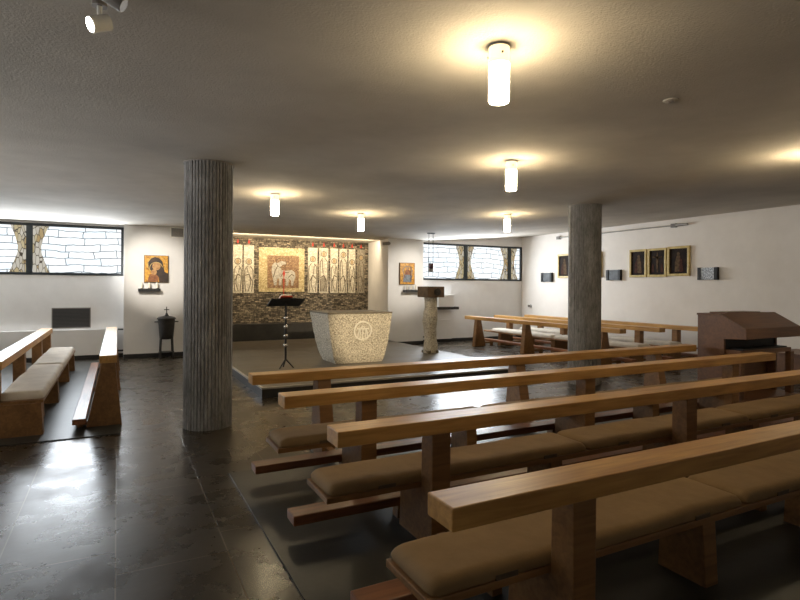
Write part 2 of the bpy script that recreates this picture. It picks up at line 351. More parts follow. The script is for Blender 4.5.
# ---------------------------------------------------------------- columns
def column(loc, label, seed):
    t = thing('concrete_column', label, 'column', loc)
    r = random.Random(seed); nb = 44; prof = []
    for k in range(nb):
        off = r.uniform(-.0035, .0035); a0 = 2*math.pi*k/nb; st = 2*math.pi/nb
        for f, d in ((.03, -.012), (.17, off), (.83, off), (.97, -.012)):
            a = a0+st*f; rr = .274+d; prof.append((rr*math.cos(a), rr*math.sin(a)))
    obj('shaft', BM(prism, prof, 'z', 0, HC-.012), 'concrete', t)
    bm = bmesh.new(); lathe(bm, [(.285, HC-.014), (.285, HC)], 48); obj('top_ring', bm, 'cream_paint' if False else 'grey_paint', t)
column((.96, 6.77, 0), 'thick board-marked concrete column rising from the open aisle at the left', 3)
column((7.22, 6.94, 0), 'thick board-marked concrete column standing beyond the central pews at the right', 5)

# ---------------------------------------------------------------- pews
RAILZ = .83
def bench(name, label, L, posts, seat=True, kneel=None, mids=(), group=None, loc=(0, 0, 0), rotz=0, deep=.47):
    t = thing(name, label, 'pew', loc, rotz, group)
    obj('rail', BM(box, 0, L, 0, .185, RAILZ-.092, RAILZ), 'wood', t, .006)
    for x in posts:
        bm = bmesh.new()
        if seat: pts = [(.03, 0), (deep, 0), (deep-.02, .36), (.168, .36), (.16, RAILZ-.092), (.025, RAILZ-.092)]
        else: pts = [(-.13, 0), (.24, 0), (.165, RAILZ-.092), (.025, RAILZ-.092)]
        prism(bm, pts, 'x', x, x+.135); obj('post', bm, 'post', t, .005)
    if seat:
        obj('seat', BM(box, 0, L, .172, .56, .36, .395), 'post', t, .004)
        for x in mids: obj('seat_support', BM(prism, [(.17, 0), (.47, 0), (.45, .36), (.19, .36)], 'x', x, x+.11), 'post', t, .004)
    if kneel:
        k0, k1, x0, x1, zt = kneel
        obj('kneeler', BM(box, x0, x1, k0, k1, zt-.065, zt), 'kneel', t, .008)
        for x in posts:
            bm = bmesh.new()
            box(bm, x+.03, x+.095, k0+.03, .06 if seat else -.05, zt-.11, zt-.065); box(bm, x+.03, x+.095, k0+.04, k1-.04, 0, zt-.11)
            obj('kneeler_bracket', bm, 'post', t, .003)
    return t
X0, LP = 1.107, 6.4
PX = (.635, 3.085, 5.53)
kn = (-.59, -.43, -.1, LP-.1, .18)
pewg = 'long oak pews in the central block'
p1 = bench('pew', 'nearest long oak pew, whose back rail ends lowest in the foreground', LP, PX, True, kn, (1.76, 4.3), pewg, (X0, 1.70, 0))
dup(p1, (X0, 2.88, 0), 'second long oak pew counting from the foreground, next behind the nearest one')
dup(p1, (X0, 3.98, 0), 'third long oak pew from the foreground, just in front of the seatless kneeling desk')
bench('kneeling_desk', 'long oak kneeling desk without seat, foremost of the central block facing the altar', LP, PX, False, kn, (), None, (X0, 5.06, 0))
# left group, turned to face right
bench('pew', 'oak pew with pale cushions by the left window, facing the aisle', 5.15, (.0, 1.35, 3.2, 5.025), True, None, (2.3, 4.1), None, (-1.27, 12.25, 0), R(-90), .56)
bench('kneeling_desk', 'oak kneeling desk seen end-on beside the left aisle, in front of the cushioned pew', 4.9, (.15, 2.4, 4.77), False, (-.26, -.125, -.05, 5.03, .14), (), None, (-.18, 12.13, 0), R(-90))
# right group, turned to face left
bench('kneeling_desk', 'oak kneeling desk without seat behind the right column, nearest of the right-hand rows', 5.5, (.45, 2.85, 4.9), False, (-.45, -.3, .1, 5.4, .18), (), None, (9.13, 7.66, 0), R(90))
rp = bench('pew', 'middle oak pew of the right-hand rows, between kneeling desk and wall pew', 5.6, (.5, 2.75, 4.9), True, (-.45, -.3, .1, 5.5, .18), (1.6, 3.8), 'pews along the right wall', (10.17, 7.55, 0), R(90))
dup(rp, (11.2, 7.4, 0), 'oak pew set closest along the right wall, its rail running behind the organ')

# cushions lie on the seats
def cushion_bm(L, W, H, seed):
    r = random.Random(seed); bm = bmesh.new()
    ph = [r.uniform(0, 6.3) for _ in range(4)]
    def spread(half, e, n):      # rows packed towards the rounded edges
        edge = [half-e*(1-math.cos(k/6*math.pi/2)) for k in range(7)]
        inner = [edge[-1]*(-1+2*k/n) for k in range(1, n)]
        return [-x for x in edge]+inner+edge[::-1]
    xs, ys = spread(L/2, .075, max(8, int(L/.1))), spread(W/2, .05, 5)
    top, bot = [], []
    for x in xs:
        rt, rb = [], []
        for y in ys:
            ex = min(1, (L/2-abs(x))/.075); ey = min(1, (W/2-abs(y))/.05)
            h = H*math.sqrt(max(0, 1-(1-ex)**2))**.8*math.sqrt(max(0, 1-(1-ey)**2))**.8
            cr = (1-.03*(1-ex)**2); yy = y*cr*(1+.012*math.sin(3.1*x+ph[0])); xx = x*(1-.012*(1-ey)**2)
            wob = 1+.07*math.sin(4.3*x+ph[1])*math.cos(6*y+ph[2])+.05*math.sin(9*x+ph[3])
            rt.append(bm.verts.new((xx, yy, .014+h*.9*wob))); rb.append(bm.verts.new((xx, yy, .014-min(.014, h*.5))))
        top.append(rt); bot.append(rb)
    nx, ny = len(xs)-1, len(ys)-1
    for i in range(nx):
        for j in range(ny):
            bm.faces.new((top[i][j], top[i+1][j], top[i+1][j+1], top[i][j+1])); bm.faces.new((bot[i][j+1], bot[i+1][j+1], bot[i+1][j], bot[i][j]))
    for i in range(nx):
        bm.faces.new((bot[i][0], bot[i+1][0], top[i+1][0], top[i][0])); bm.faces.new((top[i][ny], top[i+1][ny], bot[i+1][ny], bot[i][ny]))
    for j in range(ny):
        bm.faces.new((top[0][j], top[0][j+1], bot[0][j+1], bot[0][j])); bm.faces.new((bot[nx][j], bot[nx][j+1], top[nx][j+1], top[nx][j]))
    bmesh.ops.remove_doubles(bm, verts=bm.verts, dist=.0004)
    return bm
def make_cushion(L, W, H, mat, label, loc, rotz, group, seed, straps=True):
    t = thing('seat_cushion', label, 'cushion', loc, rotz, group)
    obj('pad', cushion_bm(L, W, H, seed), mat, t, smooth=True)
    if straps:
        for x in (-L/2+.38, L/2-.38):
            bm = bmesh.new(); box(bm, x-.06, x+.06, -W/2-.004, -W/2+.012, -.03, .022); obj('strap', bm, 'strap', t)
    return t
CL = 2.12
row_names = ['nearest pew', 'second pew from the front of the picture', 'third pew from the front of the picture']
pos_names = ['left-end', 'middle', 'right-end']
proto = None
for r_, ya in enumerate((1.70, 2.88, 3.98)):
    for k in range(3):
        loc = (X0+CL*(k+.5)+.01, ya+.376, .395); lab = 'taupe seat cushion, %s one on the %s' % (pos_names[k], row_names[r_])
        if proto is None: proto = make_cushion(CL-.015, .395, .058, 'cushion', lab, loc, 0, 'taupe cushions on the central pews', 11)
        else: dup(proto, loc, lab)
pl_ = None
for k, (yc, nm) in enumerate(((8.40, 'nearer pale seat cushion on the pew by the left window'), (10.9, 'farther pale seat cushion on the pew by the left window'))):
    loc = (-1.27+.35, yc, .395)
    if pl_ is None: pl_ = make_cushion(2.48, .42, .075, 'cushion_grey', nm, loc, R(-90), 'pale cushions on the left pew', 21)
    else: dup(pl_, loc, nm)
for xr, wn in ((10.17, 'middle pew of the right-hand rows'), (11.2, 'pew along the right wall')):
    for k, nm in enumerate(('nearer', 'farther')):
        dup(pl_, (xr-.35, 9.0+2.55*k, .395), 'pale seat cushion, the %s of two on the %s' % (nm, wn), R(90), 'pale cushions on the right-hand pews')

# ---------------------------------------------------------------- altar, lectern, ambo
t = thing('stone_altar', 'massive rough stone altar block tapering downwards with a round emblem on its front', 'altar', (4.31, 10.3, .15))
A_T, A_B, AH = (-.76, .60, -.50, .58), (-.54, .44, -.36, .36), 1.0
bm = bmesh.new(); frustum(bm, A_B, A_T, 0, AH-.03)
bmesh.ops.subdivide_edges(bm, edges=bm.edges[:], cuts=9, use_grid_fill=True)
for v in bm.verts:
    k = v.co.z/(AH-.03); g = k**.6; q = lambda i: A_B[i]+(A_T[i]-A_B[i])*g
    fx = (v.co.x-(A_B[0]+(A_T[0]-A_B[0])*k))/((A_B[1]-A_B[0])+(A_T[1]-A_T[0]-A_B[1]+A_B[0])*k); fy = (v.co.y-(A_B[2]+(A_T[2]-A_B[2])*k))/((A_B[3]-A_B[2])+(A_T[3]-A_T[2]-A_B[3]+A_B[2])*k)
    v.co.x = q(0)+(q(1)-q(0))*fx+rng.uniform(-.006, .006); v.co.y = q(2)+(q(3)-q(2))*fy+rng.uniform(-.006, .006)
obj('altar_block', bm, 'stone', t)
obj('altar_top', BM(box, A_T[0]-.005, A_T[1]+.005, A_T[2]-.005, A_T[3]+.005, AH-.03, AH), 'stone_dark', t, .004)
bm = bmesh.new(); ringp(bm, 0, 0, .135, .158, -.012, .012, 36)
stroke(bm, [(-.10, .03), (.10, .03)], .018, -.012, .012); stroke(bm, [(-.09, -.105), (-.06, .01), (0, .075), (.06, .01), (.09, -.105)], .016, -.012, .012)
stroke(bm, [(0, -.135), (0, .03)], .016, -.012, .012); stroke(bm, [(-.045, -.13), (-.045, .03)], .012, -.012, .012); stroke(bm, [(.05, -.13), (.05, .03)], .012, -.012, .012)
e = obj('emblem', bm, 'stone_smooth', t, label='carved circular emblem in paler stone')
tilt = math.atan2(.16, AH-.03); zc = .64
e.location = (-.03, -.36-.14*(zc/(AH-.03))**.6-.012, zc); e.rotation_euler = (R(6.5), 0, 0); e.scale = (1.22, 1, 1.22)

t = thing('music_stand', 'slim black metal lectern with silver knobs standing left of the altar', 'lectern', (2.74, 9.80, .15))
bm = bmesh.new()
for a in (90, 210, 330): tube(bm, (0, 0, .17), (.15*math.cos(R(a)), .15*math.sin(R(a)), .012), .014, .012, 8)
obj('tripod', bm, 'black', t)
obj('pole', BM(tube, (0, 0, .15), (0, 0, 1.19), .02), 'black', t, smooth=True)
for z in (.42, .59, .76, .92):
    bm = bmesh.new(); lathe(bm, [(.012, -.04), (.034, -.022), (.04, 0), (.034, .022), (.012, .04)], 16, (0, 0, z)); obj('knob', bm, 'silver', t, smooth=True, label='round silver knob')
DT = math.atan2(.14, .35)
bm = bmesh.new(); box(bm, -.31, .31, -.19, .19, -.012, .006); box(bm, -.31, .31, .175, .19, .006, .035)
d = obj('desk', bm, 'black', t, .003); d.location = (0, 0, 1.21); d.rotation_euler = (-DT, 0, 0)
t = thing('red_book', 'red-covered book lying open on the black lectern desk', 'book', (2.70, 9.72, 1.412))
bm = bmesh.new(); box(bm, -.105, .105, -.14, .10, 0, .022); o = obj('cover', bm, 'book_red', t, .002); o.rotation_euler = (-DT, 0, 0)
bm = bmesh.new(); box(bm, -.095, .095, -.13, .09, .022, .05); o = obj('pages', bm, 'paper', t, .002); o.rotation_euler = (-DT, 0, 0)

t = thing('ambo', 'rough stone pillar ambo carrying a brown block, right of the altar', 'ambo', (6.39, 10.79, .15))
bm = bmesh.new(); n = 18; rings = []
for k in range(25):
    z = 1.27*k/24; cx = .012*math.sin(z*7); rr = .152+.012*math.sin(z*9+1)
    rings.append([bm.verts.new((cx+(rr+rng.uniform(-.013, .013))*math.cos(2*math.pi*i/n), (rr+rng.uniform(-.013, .013))*math.sin(2*math.pi*i/n), z)) for i in range(n)])
bm.faces.new(rings[0][::-1]); bm.faces.new(rings[-1])
for a, b in zip(rings, rings[1:]):
    for i in range(n): bm.faces.new((a[i], a[(i+1) % n], b[(i+1) % n], b[i]))
obj('shaft', bm, 'stone', t)
obj('shaft_foot', BM(box, -.145, .145, -.145, .145, 0, .06), 'stone_dark', t, .006)
obj('desk_block', BM(box, -.22, .22, -.25, .22, 1.27, 1.515), 'ambo_block', t, .006)
bm = bmesh.new()
tube(bm, (.03, -.25, 1.39), (.03, -.27, 1.39), .085, n=24); tube(bm, (.03, -.27, 1.39), (.03, -.282, 1.39), .045, n=20)
obj('medallion', bm, 'darkmetal', t, label='round dark medallion on the front of the block')

# ---------------------------------------------------------------- mosaic wall
t = thing('mosaic_wall', 'rubble stone mosaic on the altar wall with a gold lamb panel and pale standing figures', 'mosaic', (0, Y_MOS, 0))
obj('rubble_ground', BM(box, 2.1, 6.95, 0, .06, .15, HC), 'rubble', t)
g = obj('gold_panel', BM(box, 3.56, 4.89, -.012, 0, 1.49, 2.76), 'gold_tile', t)
g2 = obj('lamb_field', BM(box, 3.80, 4.72, -.02, -.012, 1.60, 2.53), 'brown_tile', g)
bm = bmesh.new()
body = [(3.96,1.86),(3.92,2.06),(3.93,2.24),(4.0,2.33),(4.1,2.32),(4.2,2.38),(4.32,2.36),(4.34,2.29),(4.24,2.27),(4.17,2.20),(4.2,2.12),(4.34,2.10),(4.5,2.13),(4.6,2.06),(4.62,1.92),(4.57,1.80),(4.55,1.67),(4.49,1.67),(4.49,1.82),(4.43,1.86),(4.40,1.67),(4.34,1.67),(4.33,1.86),(4.22,1.87),(4.2,1.68),(4.13,1.68),(4.14,1.88),(4.08,1.86),(4.06,1.68),(3.99,1.68)]
prism(bm, body, 'y', -.028, -.02); obj('lamb', bm, 'white_tile', g, label='pale lamb figure')
bm = bmesh.new(); ringp(bm, 4.2, 2.33, .135, .15, -.03, -.02, 28)
stroke(bm, [(3.97, 1.9), (4.02, 2.1), (4.1, 2.25)], .024, -.031, -.028); stroke(bm, [(4.18, 1.92), (4.26, 2.05), (4.42, 2.05)], .02, -.031, -.028); stroke(bm, [(4.4, 1.9), (4.5, 2.0), (4.58, 1.95)], .02, -.031, -.028)
obj('lamb_outline', bm, 'line_tile', g)
bm = bmesh.new(); prism(bm, [(4.275, 2.13), (4.31, 2.02), (4.275, 1.9), (4.24, 2.02)], 'y', -.04, -.028); box(bm, 4.266, 4.284, -.036, 0, 1.42, 1.95)
obj('blood_stream', bm, 'red', t, label='red drop and thin red stream below the lamb')
figs = [(2.15, 2.42), (2.49, 2.77), (2.85, 3.10), (3.14, 3.42), (5.0, 5.29), (5.35, 5.63), (5.70, 5.94), (5.99, 6.24), (6.29, 6.51), (6.58, 6.82)]
for k, (a, b) in enumerate(figs):
    ztop = 2.80; w = b-a; c = (a+b)/2
    low = 1.46 if k < 9 else 1.9
    f = obj('figure_panel', BM(box, a, b, -.012, 0, 1.46, ztop), 'cream_tile' if k < 9 else 'grey_tile', t)
    hz = (2.36, 2.50, 2.34, 2.34, 2.46, 2.62, 2.42, 2.62, 2.40, 2.55)[k]
    bm = bmesh.new(); ringp(bm, c, hz, .072, .09, -.02, -.012, 22)
    sh = hz-.13
    stroke(bm, [(c-.04, sh), (a+.03, sh-.1), (a+.02, 1.9), (a+.05, 1.5)], .02, -.02, -.012); stroke(bm, [(c+.04, sh), (b-.03, sh-.1), (b-.02, 1.9), (b-.06, 1.5)], .02, -.02, -.012)
    s_ = 1 if k % 2 else -1
    stroke(bm, [(c-s_*w*.35, 1.86+.03*k % .1), (c, 1.99), (c+s_*w*.3, 1.80)], .024, -.02, -.012)
    stroke(bm, [(c+s_*.02, 1.96), (c+s_*.05, 1.72), (c-s_*.02, 1.5)], .018, -.02, -.012); stroke(bm, [(c-s_*.05, sh-.05), (c-s_*.02, 2.02)], .018, -.02, -.012)
    obj('robe_lines', bm, 'line_tile', f)
    obj('head', BM(prism, ell(c, hz, .05, .066), 'y', -.018, -.012), 'tan_tile', f)
    if k == 5: obj('lower_robe', BM(prism, [(a+.02, 1.5), (b-.04, 1.5), (b-.05, 1.88), (c, 1.98), (a+.03, 1.86)], 'y', -.016, -.012), 'grey_tile', f)
    bm = bmesh.new(); fz = 2.87
    prism(bm, [(c-.03, fz), (c, fz-.035), (c+.03, fz), (c+.02, fz+.05), (c+.004, fz+.1), (c-.02, fz+.05)], 'y', -.015, 0)
    obj('flame', bm, 'red', t, label='small red flame above a figure')
obj('sedilia', BM(box, 2.12, 6.86, 15.1, Y_MOS-.01, .15, .60), 'sedilia', None, .006)
tag(bpy.data.objects['sedilia'], 'long dark stone bench along the foot of the mosaic wall', 'bench')

# ---------------------------------------------------------------- icons, shelves, candles
def icon(name, label, x0, x1, z0, z1, kind):
    t = thing(name, label, 'icon', (0, Y_ICON, 0))
    W, H = x1-x0, z1-z0; cx = (x0+x1)/2; Z = lambda f: z0+H*f; X = lambda f: x0+W*f
    obj('board', BM(box, x0, x1, -.05, 0, z0, z1), 'icon_wood', t, .003)
    obj('gold_ground', BM(box, x0+.012, x1-.012, -.054, -.05, z0+.012, z1-.012), 'icon_gold', t)
    if kind == 'mother':
        bm = bmesh.new(); ringp(bm, X(.52), Z(.66), W*.36, W*.385, -.058, -.054, 32); obj('halo', bm, 'gold', t)
        pts = [(X(.99), z0+.012), (X(.62), z0+.012), (X(.60), Z(.2)), (X(.35), Z(.35)), (X(.18), Z(.55)), (X(.17), Z(.74)), (X(.28), Z(.88)), (X(.45), Z(.94)), (X(.62), Z(.9)), (X(.75), Z(.78)), (X(.8), Z(.55)), (X(.84), Z(.4)), (X(.99), Z(.33))]
        obj('hood', BM(prism, pts, 'y', -.062, -.054), 'icon_dark', t)
        obj('face', BM(prism, ell(X(.50), Z(.60), W*.17, H*.15), 'y', -.066, -.062), 'icon_skin', t)
        bm = bmesh.new(); ringp(bm, X(.49), Z(.53), W*.25, W*.275, -.067, -.062, 26, a0=10, a1=190); obj('veil_edge', bm, 'gold', t)
        obj('child_robe', BM(prism, [(X(.14), z0+.02), (X(.58), z0+.02), (X(.6), Z(.2)), (X(.45), Z(.34)), (X(.22), Z(.3))], 'y', -.066, -.058), 'icon_red', t)
        obj('child_head', BM(prism, ell(X(.40), Z(.38), W*.12, H*.10), 'y', -.07, -.066), 'icon_skin', t)
    else:
        bm = bmesh.new(); ringp(bm, X(.5), Z(.6), W*.30, W*.335, -.058, -.054, 28, sx=.95); obj('halo', bm, 'icon_blue', t)
        obj('robe', BM(prism, [(X(.2), Z(.12)), (X(.75), Z(.12)), (X(.8), Z(.4)), (X(.6), Z(.62)), (X(.4), Z(.62)), (X(.24), Z(.42))], 'y', -.062, -.054), 'icon_blue', t)
        obj('wings', BM(prism, [(X(.24), Z(.22)), (X(.34), Z(.62)), (X(.5), Z(.72)), (X(.68), Z(.62)), (X(.78), Z(.2)), (X(.66), Z(.45)), (X(.36), Z(.45))], 'y', -.066, -.062), 'icon_red', t)
        obj('head', BM(prism, ell(X(.5), Z(.74), W*.11, H*.075), 'y', -.068, -.062), 'icon_skin', t)
        obj('staff', BM(box, X(.70), X(.735), -.068, -.062, Z(.15), Z(.85)), 'icon_dark', t)
    return t
icon('icon_painting', 'golden icon of a dark-hooded mother and child on the wall left of the column', .54, 1.05, 1.72, 2.34, 'mother')
icon('icon_painting', 'smaller golden icon of a blue-robed figure on the wall behind the ambo', 7.08, 7.56, 1.72, 2.34, 'other')
def shelf(x0, x1, z, label):
    t = thing('candle_shelf', label, 'shelf', (0, Y_ICON, 0))
    obj('shelf_board', BM(box, x0, x1, -.17, 0, z-.06, z), 'black', t, .003); return t
shelf(.42, .88, 1.58, 'small black wall shelf under the mother and child icon')
shelf(7.2, 7.72, 1.57, 'small black wall shelf under the icon behind the ambo')
def make_candle(loc, label, group):
    t = thing('votive_candle', label, 'candle', loc, 0, group)
    bm = bmesh.new(); lathe(bm, [(.026, 0), (.03, .005), (.03, .012), (.012, .016)], 14); obj('holder', bm, 'steel', t, smooth=True)
    bm = bmesh.new(); lathe(bm, [(.022, .012), (.022, .13), (.018, .138)], 14); obj('wax', bm, 'candle', t, smooth=True)
    bm = bmesh.new(); tube(bm, (0, 0, .136), (0, 0, .155), .003, n=6); obj('wick', bm, 'black', t)
    return t
cg = 'white candles on the icon shelves'
c0 = make_candle((.49, Y_ICON-.11, 1.58), 'left white candle on the shelf under the mother and child icon', cg)
dup(c0, (.65, Y_ICON-.11, 1.58), 'middle white candle on the shelf under the mother and child icon')
dup(c0, (.81, Y_ICON-.11, 1.58), 'right white candle on the shelf under the mother and child icon')
dup(c0, (7.28, Y_ICON-.11, 1.57), 'left white candle on the shelf behind the ambo')
dup(c0, (7.42, Y_ICON-.11, 1.57), 'middle white candle on the shelf behind the ambo')
dup(c0, (7.56, Y_ICON-.11, 1.57), 'right white candle on the shelf behind the ambo')

t = thing('holy_water_vessel', 'dark bronze holy water bucket with cross-topped lid on four legs below the icon', 'vessel', (1.0, 13.42, 0))
bm = bmesh.new(); lathe(bm, [(.13, .44), (.145, .46), (.165, .7), (.18, .88), (.19, .9)], 28); obj('bucket', bm, 'darkmetal', t, smooth=True)
bm = bmesh.new(); lathe(bm, [(.20, .895), (.20, .915), (.17, .94), (.05, .965), (.028, 1.0), (.02, 1.03)], 28); l = obj('lid', bm, 'darkmetal', t, smooth=True)
bm = bmesh.new(); box(bm, -.009, .009, -.009, .009, 1.02, 1.17); box(bm, -.055, .055, -.009, .009, 1.095, 1.113); obj('cross', bm, 'darkmetal', l)
for s in (-1, 1):
    obj('handle', BM(tube, (s*.17, 0, .83), (s*.25, 0, .83), .012, n=8), 'darkmetal', t)
    for q in (-1, 1):
        obj('leg', BM(tube, (s*.115, q*.115, .5), (s*.135, q*.135, 0), .018, n=8), 'darkmetal', t)
bm = bmesh.new(); lathe(bm, [(.10, .10), (.16, .13), (.17, .15), (.0, .15)], 24); obj('lower_tray', bm, 'darkmetal', t, smooth=True)

t = thing('air_vent', 'small square pale air vent high on the wall near the ceiling', 'vent', (0, Y_ICON, 0))
obj('vent_frame', BM(box, 1.08, 1.40, -.02, 0, 2.76, 3.02), 'white_paint', t, .003); obj('louvre', BM(box, 1.11, 1.37, -.026, -.02, 2.79, 2.99), 'vent', t)
# heating below the windows
t = thing('heater_cover', 'low white heater casing under the left window, behind the pews', 'heater', (0, 0, 0))
obj('casing', BM(box, XL+.4, .02, 13.86, Y_WIN-.016, .10, .67), 'wall', t, .004); obj('plinth', BM(box, XL+.42, .0, 13.88, Y_WIN-.016, 0, .10), 'skirting', t)
bm = bmesh.new()
for z in (.69, .21): tube(bm, (.02, 13.92, z-.04), (.13, 13.92, z-.04), .018, n=8)
obj('pipe', bm, 'black', t)
t = thing('heater_cover', 'low white heater casing under the right window beside the ambo', 'heater', (0, 0, 0))
obj('casing', BM(box, 7.98, 8.99, 13.9, Y_WIN-.016, .10, .68), 'wall', t, .004); obj('plinth', BM(box, 7.98, 8.97, 13.92, Y_WIN-.016, 0, .10), 'skirting', t)
bm = bmesh.new()
for z in (.70, .21): tube(bm, (7.86, 13.67, z), (8.0, 13.67, z), .018, n=8); tube(bm, (7.99, 13.67, z), (7.99, 13.92, z-.03), .014, n=8)
obj('pipe', bm, 'black', t)
t = thing('air_grille', 'dark rectangular grille in the white wall below the left window', 'grille', (0, Y_WIN, 0))
obj('grille_frame', BM(box, -1.26, -.52, -.015, 0, .70, 1.15), 'grey_paint', t, .003); obj('slats', BM(box, -1.24, -.54, -.02, -.015, .72, 1.13), 'grille', t)
t = thing('wall_shelf', 'dark slab shelf on the wall under the right window, behind the ambo', 'shelf', (0, Y_WIN, 0))
obj('shelf_slab', BM(box, 8.2, 9.1, -.32, 0, .99, 1.07), 'sedilia', t, .005)
t = thing('white_box', 'plain white box standing on the dark slab shelf behind the ambo', 'box', (8.68, Y_WIN-.16, 1.07))
obj('box_body', BM(box, -.27, .27, -.12, .14, 0, .33), 'wall', t, .004); obj('box_lid', BM(box, -.28, .28, -.13, .145, .33, .355), 'wall', t, .003)

# ---------------------------------------------------------------- lamps
def make_lamp(loc, label, group):
    t = thing('ceiling_lamp', label, 'lamp', loc, 0, group)
    bm = bmesh.new(); lathe(bm, [(.065, 0), (.065, -.01), (.062, -.012)], 28); obj('mount', bm, 'grey_paint', t, smooth=True)
    bm = bmesh.new(); lathe(bm, [(.0625, -.012), (.0625, -.11)], 28); cl = obj('collar', bm, 'cream_paint', t, smooth=True)
    bm = bmesh.new()
    for a in (250, 10, 130): tube(bm, (.06*math.cos(R(a)), .06*math.sin(R(a)), -.06), (.07*math.cos(R(a)), .07*math.sin(R(a)), -.06), .006, n=8)
    obj('screw', bm, 'black', cl)
    bm = bmesh.new(); lathe(bm, [(.0, -.336), (.055, -.336), (.061, -.325), (.061, -.11), (.0, -.11)], 28); obj('diffuser', bm, 'lamp', t, smooth=True)
    return t
lg = 'cylindrical ceiling lamps'
l0 = make_lamp((2.01, 2.61, HC), 'largest glowing cylinder lamp hanging from the ceiling above the nearest pews', lg)
dup(l0, (3.96, 4.91, HC), 'second glowing cylinder lamp, in line behind the largest one')
dup(l0, (6.75, 8.48, ceil_z(6.75, 8.48)), 'farthest glowing cylinder lamp to the right, left of the right column top')
dup(l0, (2.16, 8.39, ceil_z(2.16, 8.39)), 'glowing cylinder lamp just right of the left column, before the mosaic')
dup(l0, (4.18, 9.71, ceil_z(4.18, 9.71)), 'glowing cylinder lamp on the ceiling above the altar')
dup(l0, (6.5, 3.05, HC), 'glowing cylinder lamp over the right part of the pews, beside the wall')

dup(l0, (9.3, .6, ceil_z(9.3, .6)), 'added glowing cylinder lamp out of view, brightening the right wall')  # unseen extra lamp, added to warm and brighten the right wall
# ceiling spotlight, turned to the left
t = thing('spotlight', 'white ceiling spotlight with glowing lens at the upper left, aimed left', 'spotlight', (-.105, 3.1, HC))
bm = bmesh.new(); tube(bm, (.02, .0, 0), (.02, 0, -.05), .035, n=20); obj('base', bm, 'grey_paint', t)
obj('arm', BM(tube, (.02, 0, -.04), (.02, 0, -.10), .012, n=10), 'white_paint', t)
d = Vector((-.86, -.28, -.42)).normalized(); c = Vector((.02, 0, -.135))
obj('head', BM(tube, c+d*-.05, c+d*.045, .038, .04, 24), 'white_paint', t, .004)
obj('lens', BM(tube, c+d*.0451, c+d*.049, .034, .034, 24), 'lens', t)
t = thing('spotlight', 'grey cylindrical ceiling spotlight just above the white one', 'spotlight', (-.02, 2.99, HC))
c = Vector((.0, 0, -.05)); d = Vector((.75, -.2, -.45)).normalized()
obj('head', BM(tube, c-d*.07, c+d*.05, .036, .036, 24), 'grey_paint', t, .004); obj('base', BM(tube, (0, 0, 0), (0, 0, -.05), .02, n=12), 'grey_paint', t)
# small spot on the niche edge
t = thing('spotlight', 'small bronze spotlight on the niche edge beside the mosaic', 'spotlight', (6.69, 13.62, 2.86))
bm = bmesh.new(); tube(bm, (.06, .08, 0), (0, 0, 0), .02, n=10); obj('bracket', bm, 'gold', t)
bm = bmesh.new(); tube(bm, (.02, -.02, 0), (-.16, .02, -.01), .05, .04, 16); tube(bm, (.0, -.02, 0), (.05, -.03, 0), .055, .03, 16); obj('head', bm, 'grey_paint', t)
# sanctuary lamp
t = thing('sanctuary_lamp', 'dark red hanging sanctuary lamp on two rods before the right window', 'lamp', (7.12, 12.01, ceil_z(7.12, 12.01)))
obj('ceiling_plate', BM(box, -.10, .10, -.03, .03, -.02, 0), 'black', t, .003)
for s in (-1, 1): obj('rod', BM(tube, (s*.062, 0, -.02), (s*.062, 0, -1.10), .007, n=8), 'black', t)
bm = bmesh.new(); lathe(bm, [(.03, -.92), (.07, -.91), (.07, -.78), (.06, -.775)], 20); obj('glass', bm, 'glass_red', t, smooth=True)
bm = bmesh.new(); lathe(bm, [(.02, -1.0), (.055, -.98), (.066, -.92), (.03, -.915)], 20); obj('bowl', bm, 'steel', t, smooth=True)
# ceiling detector plate
t = thing('ceiling_disc', 'small flat round cover plate on the ceiling right of the largest lamp', 'cover plate', (3.74, 2.74, HC))
bm = bmesh.new(); lathe(bm, [(.055, 0), (.055, -.006), (.048, -.01)], 28); obj('plate', bm, 'ceiling', t, smooth=True)
bm = bmesh.new(); lathe(bm, [(.02, -.009), (.02, -.014)], 16); obj('cap', bm, 'grey_paint', t)

